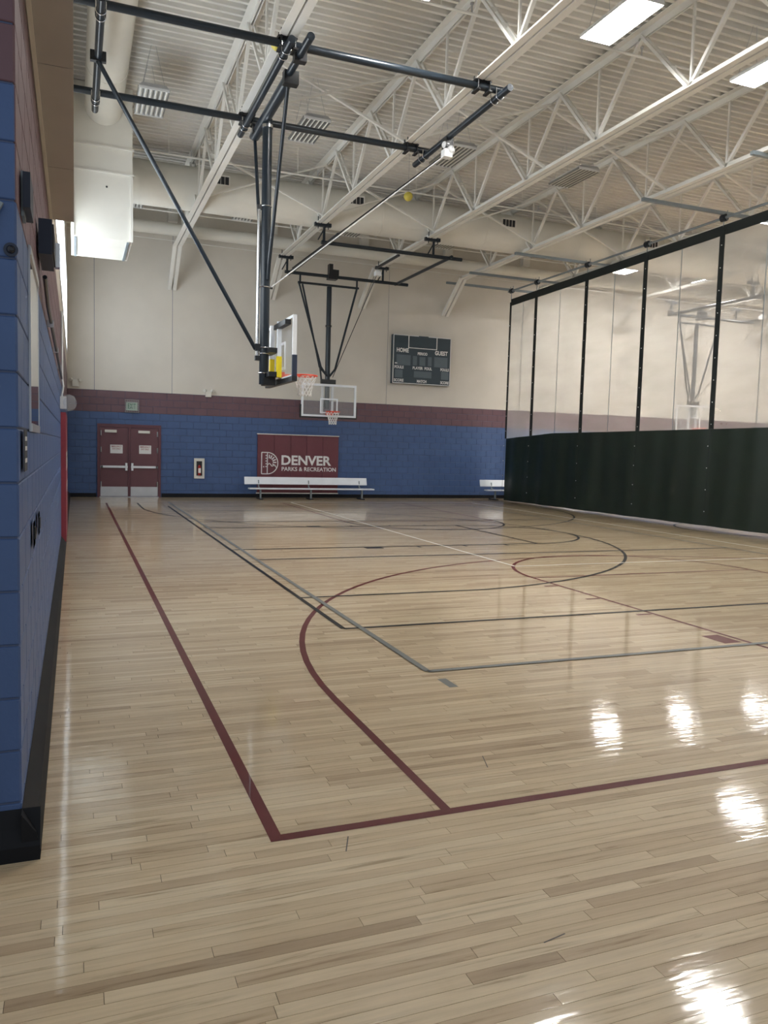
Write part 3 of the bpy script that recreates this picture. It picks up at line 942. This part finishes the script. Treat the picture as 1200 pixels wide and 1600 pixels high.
    MB().box(c + .6, c + .66, 20.0, 21.7, 6.84, 6.89).build('pulley_arm', 'black', h, smooth=False)
    MB().tube((c + .62, 21.6, 6.66), (c + .12, yb, 3.9), .012, 6).build('hoist_cable', 'black', h)
    return h
far_hoop(7.45, 'far basketball hoop facing the camera in front of the far wall')
far_hoop(22.0, 'basketball hoop seen hazily through the curtain mesh on the right')

# ------------------------------------------------------------------ divider curtain
CXT = 14.1
cy = [24.38, 22.75, 20.0, 17.4, 14.75, 12.1, 9.5, 6.9, 4.3]
cur = empty('divider_curtain', (CXT, 14, 0), 'tall divider curtain with pale see-through mesh above dark green vinyl', 'curtain')
def hem_z(y): return .012 + (24.5 - y) * .005
def seam_z(y): return 2.17 + min(24.5 - y, 3) * .05 + (24.5 - y) * .006
def top_z(y): return 6.78 + (24.5 - y) * .012
def wave(y, z, a): return a * (math.sin(y * 3.1 + z * .2) * .6 + math.sin(y * 7.3 + 1 + z * .35) * .4) * (1 - z / 9)
def sheet(y0, y1, zl, zh, nz, amp, thick=.004):
    mb = MB()
    ny = max(2, int((y0 - y1) / .09))
    for off in (0, thick):
        b = len(mb.v)
        vs, fs = [], []
        for i in range(ny + 1):
            y = y0 + (y1 - y0) * i / ny
            for j in range(nz + 1):
                z = zl(y) + (zh(y) - zl(y)) * j / nz
                vs.append((CXT + wave(y, z, amp) + off, y, z))
        for i in range(ny):
            for j in range(nz):
                a = i * (nz + 1) + j
                fs.append((a, a + 1, a + nz + 2, a + nz + 1))
        mb.add(vs, fs)
        if thick == 0:
            break
    return mb
for a, b in zip(cy[:-1], cy[1:]):
    sheet(a, b, hem_z, seam_z, 8, .05).build('vinyl_panel', 'curtain_green', cur)
    p_ = sheet(a, b, seam_z, top_z, 6, .02, 0).build('mesh_panel', 'mesh', cur)
    ym = (a + b) / 2
    MB().bar((CXT - .004, ym, seam_z(ym)), (CXT - .004, ym, top_z(ym)), .006, .02, (0, 1, 0)).build('mesh_seam', 'galv', p_, smooth=False)
    MB().bar((CXT, a, top_z(a) + .09), (CXT, b, top_z(b) + .09), .02, .23).build('top_hem', 'strap', cur, smooth=False)
for i, y in enumerate(cy):
    MB().bar((CXT - .012, y, seam_z(y)), (CXT - .012, y, top_z(y) + .1), .15 if i else .1, .014, (1, 0, 0)).build('strap', 'strap', cur, smooth=False)
    c_ = MB().tube((CXT - .075, y, hem_z(y) + .3), (CXT - .03, y, seam_z(y) + .3), .004, 5).build('lift_cord', 'black', cur)
    m_ = MB()
    z = hem_z(y) + .35
    while z < top_z(y) - .2:
        xx = CXT - (.085 if z < seam_z(y) else .03)
        m_.tube((xx, y, z), (xx + .012, y, z), .012, 8)
        z += .52
    m_.build('cord_ring', 'white', cur)
    MB().tube((CXT, y, top_z(y) + .18), (CXT, y, 7.2), .012, 6).tube((CXT, y - .1, 7.2), (CXT, y - .1, 7.42), .01, 6).tube((CXT, y + .1, 7.2), (CXT, y + .1, 7.42), .01, 6).build('hanger_rod', 'galv', cur)
    MB().tube((CXT, y - .06, 7.27), (CXT, y + .06, 7.27), .085, 14).build('cord_drum', 'dark_pipe', cur)
MB().tube((CXT, 24.6, 7.27), (CXT, 4, 7.27), .03, 10).build('drive_pipe', 'galv', cur)
for k, y in enumerate((24.7, 23.0, 20.2, 14.75, 11.7, 9.0, 6.0)):
    st = MB().box(11.75, 15.55, y - .04, y + .04, CHORD - .13, CHORD - .06).build('support_channel', 'galv', cur, smooth=False)

# ------------------------------------------------------------------ far wall things
dr = empty('door_1', (1.55, FY, 0), kind='structure')
DW0, DW1, DH = .63, 2.49, 2.23
Yd = FY - .03
MB().box(DW0, DW0 + .08, Yd - .03, FY + .004, 0, DH).box(DW1 - .08, DW1, Yd - .03, FY + .004, 0, DH).box(DW0 + .08, DW1 - .08, Yd - .03, FY + .004, DH - .1, DH).build('door_frame', 'doorframe', dr, smooth=False)
MB().box(1.52, 1.585, Yd - .035, FY + .004, .015, DH - .1).build('mullion', 'doorframe', dr, smooth=False)
MB().box(DW0 + .06, DW1 - .06, Yd - .06, FY, 0.001, .018).build('threshold', 'steel', dr, smooth=False)
for x0, x1, hinge in ((DW0 + .085, 1.515, 0), (1.59, DW1 - .085, 1)):
    lf = MB().box(x0, x1, Yd - .01, FY - .001, .02, DH - .105).build('door_leaf', 'door', dr, smooth=False)
    MB().box(x0 + .005, x1 - .005, Yd - .014, Yd - .009, .03, .32).build('kick_plate', 'steel', lf, smooth=False)
    pb = MB().box(x0 + .01, x1 - .01, Yd - .075, Yd - .03, .90, .965)
    hx = x1 - .05 if not hinge else x0 + .05
    pb.box(hx - .03, hx + .03, Yd - .085, Yd - .005, .82, 1.05).box(x0 + .02 if not hinge else x1 - .07, x0 + .07 if not hinge else x1 - .02, Yd - .075, Yd - .005, .90, .965)
    pb.build('push_bar', 'alu', lf, smooth=False)
    cx = x0 + .30 if not hinge else x1 - .42
    MB().box(cx - .17, cx + .17, Yd - .07, Yd - .01, 1.97, 2.05).build('door_closer', 'offwhite', lf, smooth=False)
    hxx = x0 + .02 if not hinge else x1 - .02
    for z in (.4, 1.45, 1.95):
        MB().tube((hxx, Yd - .02, z - .08), (hxx, Yd - .02, z + .08), .02, 8).build('hinge', 'steel', lf)
    sx = (1.0, 1.36) if not hinge else (1.84, 2.2)
    sg = tag(MB().box(sx[0], sx[1], Yd - .014, Yd - .0105, 1.34, 1.60).build('door_sign', 'letter', smooth=False), 'white emergency exit only sign on the %s door leaf' % ('left' if not hinge else 'right'), 'sign', 'emergency exit signs')
    ORG[sg] = Vector((0, 0, 0))
    text('sign_text', 'EMERGENCY', sx[0] + .03, sx[1] - .03, 1.525, 1.575, Yd - .0148, 'letter_red', sg, .01)
    text('sign_text', 'EXIT ONLY', sx[0] + .06, sx[1] - .06, 1.455, 1.505, Yd - .0148, 'letter_red', sg, .01)
# exit sign with wire guard
ex = empty('exit_sign', (1.62, FY, 2.6), 'small lit green EXIT sign in a wire guard above the doors', 'sign')
MB().box(1.46, 1.79, FY - .08, FY - .01, 2.66, 2.90).build('sign_box', 'exit_face', ex, smooth=False)
text('exit_letters', 'EXIT', 1.51, 1.74, 2.70, 2.87, FY - .083, 'exit_green', ex, .02)
m_ = MB()
for k in range(8):
    x = 1.43 + k * .39 / 7
    m_.tube((x, FY - .14, 2.60), (x, FY - .14, 2.97), .006, 5)
for k in range(8):
    z = 2.60 + k * .37 / 7
    m_.tube((1.43, FY - .14, z), (1.82, FY - .14, z), .006, 5)
for x in (1.43, 1.82):
    for z in (2.6, 2.97):
        m_.tube((x, FY - .14, z), (x, FY - .001, z), .006, 5)
m_.build('wire_guard', 'steel', ex)
# wall units
def wall_unit(x, z, label):
    e = empty('emergency_light', (x, FY, z), label, 'light', 'emergency lights')
    MB().box(x - .09, x + .09, FY - .1, FY - .004, z, z + .2).build('unit_box', 'offwhite', e, smooth=False)
    for s in (-1, 1):
        MB().tube((x + s * .1, FY - .08, z + .2), (x + s * .14, FY - .17, z + .19), .045, 10).build('lamp_head', 'offwhite', e)
wall_unit(.02, 3.3, 'offwhite emergency light in the far left corner above maroon band')
wall_unit(3.93, 3.18, 'offwhite emergency light on the far wall above extinguisher cabinet')
ec = empty('extinguisher_cabinet', (3.67, FY, .6), 'white recessed fire extinguisher cabinet on the blue far wall', 'cabinet')
MB().box(3.51, 3.58, FY - .05, FY - .003, .6, 1.24).box(3.76, 3.83, FY - .05, FY - .003, .6, 1.24).box(3.58, 3.76, FY - .05, FY - .003, .6, .69).box(3.58, 3.76, FY - .05, FY - .003, 1.15, 1.24).build('cabinet_frame', 'offwhite', ec, smooth=False)
MB().box(3.58, 3.76, FY - .02, FY - .003, .69, 1.15).build('cabinet_back', 'grille', ec, smooth=False)
ff = empty('fire_extinguisher', (3.67, FY - .02, .7), 'small red fire extinguisher inside the white wall cabinet', 'extinguisher')
MB().tube((3.67, FY - .068, .705), (3.67, FY - .068, .98), .044, 14).tube((3.67, FY - .068, .98), (3.67, FY - .068, 1.03), .044, 14, .02).build('cylinder', 'ext_red', ff)
MB().tube((3.67, FY - .068, 1.03), (3.67, FY - .068, 1.08), .018, 8).bar((3.62, FY - .068, 1.09), (3.72, FY - .068, 1.11), .02, .015).build('valve', 'black', ff)
MB().box(3.63, 3.71, FY - .118, FY - .111, .78, .93).build('label_band', 'letter', ff, smooth=False)

# padded wall mats with the logo
wp = empty('wall_pad', (6.9, FY, .15), 'maroon wall mat with white lettering and sun logo behind the long bench', 'wall pad', 'wall pads')
x = 5.52
pw = (8.28 - 5.52) / 5
for k in range(5):
    MB().box(x + .004, x + pw - .004, FY - .07, FY - .004, .17, 2.06).build('pad_panel', 'pad_maroon', wp, smooth=False)
    x += pw
MB().box(5.5, 8.3, FY - .075, FY - .003, 2.062, 2.09).build('top_rail', 'offwhite', wp, smooth=False)
MB().box(5.5, 8.3, FY - .075, FY - .003, .135, .165).build('bottom_rail', 'offwhite', wp, smooth=False)
yt = FY - .0725
text('lettering', 'DENVER', 6.32, 8.03, 1.08, 1.40, yt, 'letter', wp, .03)
text('lettering', 'PARKS & RECREATION', 6.33, 8.2, .885, 1.02, yt, 'letter', wp, .02)
lx, lz0, lz1, t = 5.66, .78, 1.48, .03
zc, rr = (lz0 + lz1) / 2, (lz1 - lz0) / 2
m_ = MB()
def flat(p, q, wd=t): m_.bar((p[0], yt, p[1]), (q[0], yt, q[1]), wd, .002, (0, 1, 0))
flat((lx, lz0), (lx, lz1))
flat((lx + .19, lz0), (lx + .19, lz1))
flat((lx, lz0), (lx + .2, lz0))
flat((lx, lz1), (lx + .2, lz1))
pp = [(lx + .19 + rr * math.cos(a), zc + rr * math.sin(a)) for a in [math.radians(-90 + 180 * i / 20) for i in range(21)]]
for a, b in zip(pp[:-1], pp[1:]):
    flat(a, b)
cc = (lx + .24, zc + .03)
for ang in (-25, 0, 22, 44, 66, 85):
    a = math.radians(ang)
    flat((cc[0] + .13 * math.cos(a), cc[1] + .13 * math.sin(a)), (cc[0] + .25 * math.cos(a), cc[1] + .25 * math.sin(a)), .035)
pk = [(lx + .2, zc - .06), (lx + .25, zc + .0), (lx + .29, zc - .03), (lx + .34, zc - .1), (lx + .42, zc - .06), (lx + .5, zc - .14)]
for a, b in zip(pk[:-1], pk[1:]):
    flat(a, b, .025)
for k in range(5):
    z = lz1 - .1 - k * .09
    flat((lx + .13, z), (lx + .165, z), .035)
flat((lx + .05, lz1 - .47), (lx + .09, lz1 - .47), .035)
m_.build('logo', 'letter', wp, smooth=False)

# scoreboard
sb = empty('scoreboard', (11.2, FY, 3.95), 'dark slate scoreboard with HOME and GUEST lettering high on far wall', 'scoreboard')
SX0, SX1, SZ0, SZ1, SY = 10.11, 12.29, 3.96, 5.61, FY - .2
MB().box(SX0, SX1, SY, FY - .004, SZ0, SZ1).build('cabinet', 'score_face', sb, smooth=False)
def su(u): return SX0 + u * (SX1 - SX0)
def sv(v): return SZ1 - v * (SZ1 - SZ0)
def sbar(name, u0, u1, v0, v1, m, d=.006):
    MB().box(su(u0), su(u1), SY - d, SY - .0005, sv(v1), sv(v0)).build(name, m, sb, smooth=False)
e = .014
for q in ((0, .43, 0, e), (.6, 1, 0, e), (0, 1, 1 - e, 1), (0, .011, 0, 1), (.989, 1, 0, 1), (.255, .268, 0, .26), (.742, .755, 0, .26), (.255, .755, .25, .264)):
    sbar('trim_line', *q, 'letter', .008)
for q in ((.06, .30, .41, .62), (.34, .41, .42, .61), (.455, .555, .43, .61), (.60, .665, .42, .61), (.71, .945, .41, .62), (.04, .17, .72, .88), (.365, .67, .73, .86), (.84, .97, .71, .87)):
    sbar('digit_window', *q, 'score_window')
sbar('lamp_dot', .035, .075, .575, .60, 'letter')
for s, u0, u1, v0, v1 in (('HOME', .06, .265, .27, .36), ('PERIOD', .42, .59, .335, .395), ('GUEST', .72, .945, .28, .37), ('FOULS', .03, .185, .635, .695), ('PLAYER  FOUL', .34, .675, .635, .695), ('FOULS', .825, .975, .635, .695), ('SCORE', .025, .19, .905, .965), ('MATCH', .42, .585, .905, .965), ('SCORE', .83, .98, .905, .965)):
    text('board_text', s, su(u0), su(u1), sv(v1), sv(v0), SY - .003, 'letter', sb, .035)

# benches
def bench(x0, label):
    b = empty('bench', (x0 + 2.05, 24.65, 0), label, 'bench', 'aluminium benches')
    x1 = x0 + 4.12
    MB().box(x0 + .08, x1 + .12, 24.45, 24.72, .325, .365).build('seat', 'alu', b, smooth=False)
    bk = MB().add([(x0, 24.86, .47), (x1, 24.86, .47), (x1, 24.93, .70), (x0, 24.93, .70), (x0, 24.89, .46), (x1, 24.89, .46), (x1, 24.96, .69), (x0, 24.96, .69)],
                  [(0, 1, 2, 3), (7, 6, 5, 4), (0, 4, 5, 1), (1, 5, 6, 2), (2, 6, 7, 3), (3, 7, 4, 0)]).build('backrest', 'alu', b, smooth=False)
    for x in (x0 + .45, x0 + 2.1, x0 + 3.85):
        m_ = MB().bar((x, 24.58, .03), (x, 24.58, .325), .05, .05)
        m_.bar((x, 24.58, .31), (x, 24.86, .38), .04, .04).bar((x, 24.86, .36), (x, 24.9, .6), .04, .03, (0, 1, 0))
        l_ = m_.build('leg', 'galv', b, smooth=False)
        MB().box(x - .05, x + .05, 24.42, 24.95, 0.003, .035).build('foot', 'black', l_, smooth=False)
    return b
bench(5.0, 'long white metal bench with backrest before the maroon wall mat')
bench(13.42, 'white metal bench end showing at the curtain edge')

# ------------------------------------------------------------------ things on the left wall
rp = empty('wall_pad', (WX, 14.4, .1), 'red wall pad with white lettering on left wall beneath the side hoop', 'wall pad', 'wall pads')
for k in range(4):
    MB().box(WX + .001, WX + .075, 13.3 + k * .6, 13.89 + k * .6, .1, 2.12).build('pad_panel', 'pad_red', rp, smooth=False)
text('lettering', 'DENVER', 13.5, 15.5, 1.2, 1.5, WX + .077, 'letter', rp, .03, axis='x')
text('lettering', 'PARKS & RECREATION', 13.5, 15.5, .85, 1.0, WX + .077, 'letter', rp, .02, axis='x')
def wall_box(name, y0, y1, z0, z1, d, m, label, cat, **k):
    e = empty(name, (WX, (y0 + y1) / 2, z0), label, cat, k.get('group'))
    MB().box(WX + .012, WX + d, y0, y1, z0, z1).build('case', m, e, smooth=False)
    return e
s1 = wall_box('wall_speaker', 5.1, 5.6, 2.76, 2.96, .085, 'speaker', 'dark navy speaker box on left wall above the conduit', 'speaker', group='wall speakers')
MB().box(WX + .085, WX + .094, 5.13, 5.57, 2.78, 2.94).build('speaker_grille', 'grille', s1, smooth=False)
MB().box(WX + .09, WX + .12, 5.55, 5.62, 2.78, 2.93).build('bracket', 'chrome', s1, smooth=False)
s2 = wall_box('wall_speaker', 3.6, 3.85, 2.62, 2.76, .04, 'speaker', 'dark navy junction box on left wall near the wall corner', 'speaker', group='wall speakers')
MB().box(WX + .002, WX + .014, 3.66, 3.79, 2.6, 2.78).build('back_plate', 'galv', s2, smooth=False)
cd_ = empty('conduit', (WX, 9, 2.6), 'dark painted conduit running along left wall below the speaker', 'conduit')
MB().path([(WX + .03, 5.6, 2.72), (WX + .03, 6.2, 2.63), (WX + .03, 12.5, 2.58)], .014, 8).build('conduit_pipe', 'dark_pipe', cd_)
for y in (7, 9, 11):
    MB().box(WX + .001, WX + .05, y - .03, y + .03, 2.59, 2.64).build('strap_clip', 'steel', cd_, smooth=False)
sc_ = empty('security_camera', (WX - .02, CY, 2.36), 'small dome camera on the end of the blue left wall', 'camera')
MB().tube((WX - .02, CY, 2.4), (WX - .02, CY - .012, 2.4), .026, 18).build('mount_ring', 'speaker', sc_)
MB().sphere((WX - .02, CY - .012, 2.4), .016).build('dome', 'dark_glass', sc_)
cb = tag(MB().path([(WX - .14, CY - .012, 2.42), (WX - .09, CY - .012, 2.46), (WX - .07, CY - .014, 2.53), (WX - .05, CY - .014, 2.57)], .009, 8).build('cable', 'galv'), 'short grey cable sagging on the wall end above the dome camera', 'cable')
mr = empty('wall_mirror', (WX, 4.65, 1.75), 'tall narrow mirror panel on left wall near the corner', 'mirror')
MB().box(WX + .001, WX + .008, 4.2, 5.1, 1.76, 2.56).build('mirror_glass', 'mirror', mr, smooth=False)
MB().box(WX + .001, WX + .01, 4.18, 4.2, 1.72, 2.6).box(WX + .001, WX + .01, 5.1, 5.12, 1.72, 2.6).box(WX + .001, WX + .014, 4.2, 5.1, 1.72, 1.76).box(WX + .001, WX + .014, 4.2, 5.1, 2.56, 2.6).build('mirror_frame', 'steel', mr, smooth=False)
for y, lb in ((4.35, 'pale outlet box on left wall, nearer the corner'), (4.9, 'pale outlet box on left wall, farther from the corner')):
    e = wall_box('outlet_box', y - .11, y + .11, 1.14, 1.27, .012, 'offwhite', lb, 'outlet', group='outlet boxes')
    MB().box(WX + .012, WX + .02, y - .03, y + .03, 1.18, 1.24).build('socket', 'black', e, smooth=False)
pn = wall_box('notice_strip', 3.52, 3.72, 1.55, 1.72, .015, 'grille', 'dark narrow notice plate with pale labels by the wall corner', 'plate')
for z in (1.675, 1.635, 1.585):
    MB().box(WX + .014, WX + .0165, 3.56, 3.68, z, z + .018).build('label_tab', 'offwhite', pn, smooth=False)
gb = empty('strobe_alarm', (WX, 12.9, 2.2), 'white strobe alarm under clear dome with white conduit on left wall', 'alarm')
MB().box(WX + .001, WX + .09, 12.82, 12.98, 2.16, 2.34).build('strobe', 'white', gb, smooth=False)
MB().sphere((WX + .12, 12.9, 2.25), .115, 20, 12, 1.1).build('clear_dome', 'dome', gb)
MB().path([(WX + .03, 12.9, 3.6), (WX + .03, 12.9, 2.6), (WX + .045, 12.9, 2.5), (WX + .02, 12.9, 2.34)], .016, 8).build('white_conduit', 'white', gb)

# stray balls caught in the roof
tag(MB().sphere((7.29, 17.56, 7.6), .105, 18, 12).build('ball', 'ball'), 'yellow ball stuck high in the roof beside the big duct', 'ball', 'stray balls')
tag(MB().sphere((2.72, 11.62, 7.43), .09, 18, 12).build('ball', 'ball'), 'yellow ball caught by the clamp of the side hoop frame', 'ball', 'stray balls')
MB().tube((7.29, 17.56, 7.69), (7.29, 17.56, DECK), .006, 5).build('cord', 'steel', D.objects['ball'])

# thin scuffs on the varnish
for p, q in (((1.05, 3.0), (1.1, 3.12)), ((2.05, 3.6), (2.1, 3.75)), ((2.2, 1.75), (2.35, 1.85)), ((1.5, 2.2), (1.6, 2.22))):
    line('scuff', [p, q], 'dark_line', 0.005)
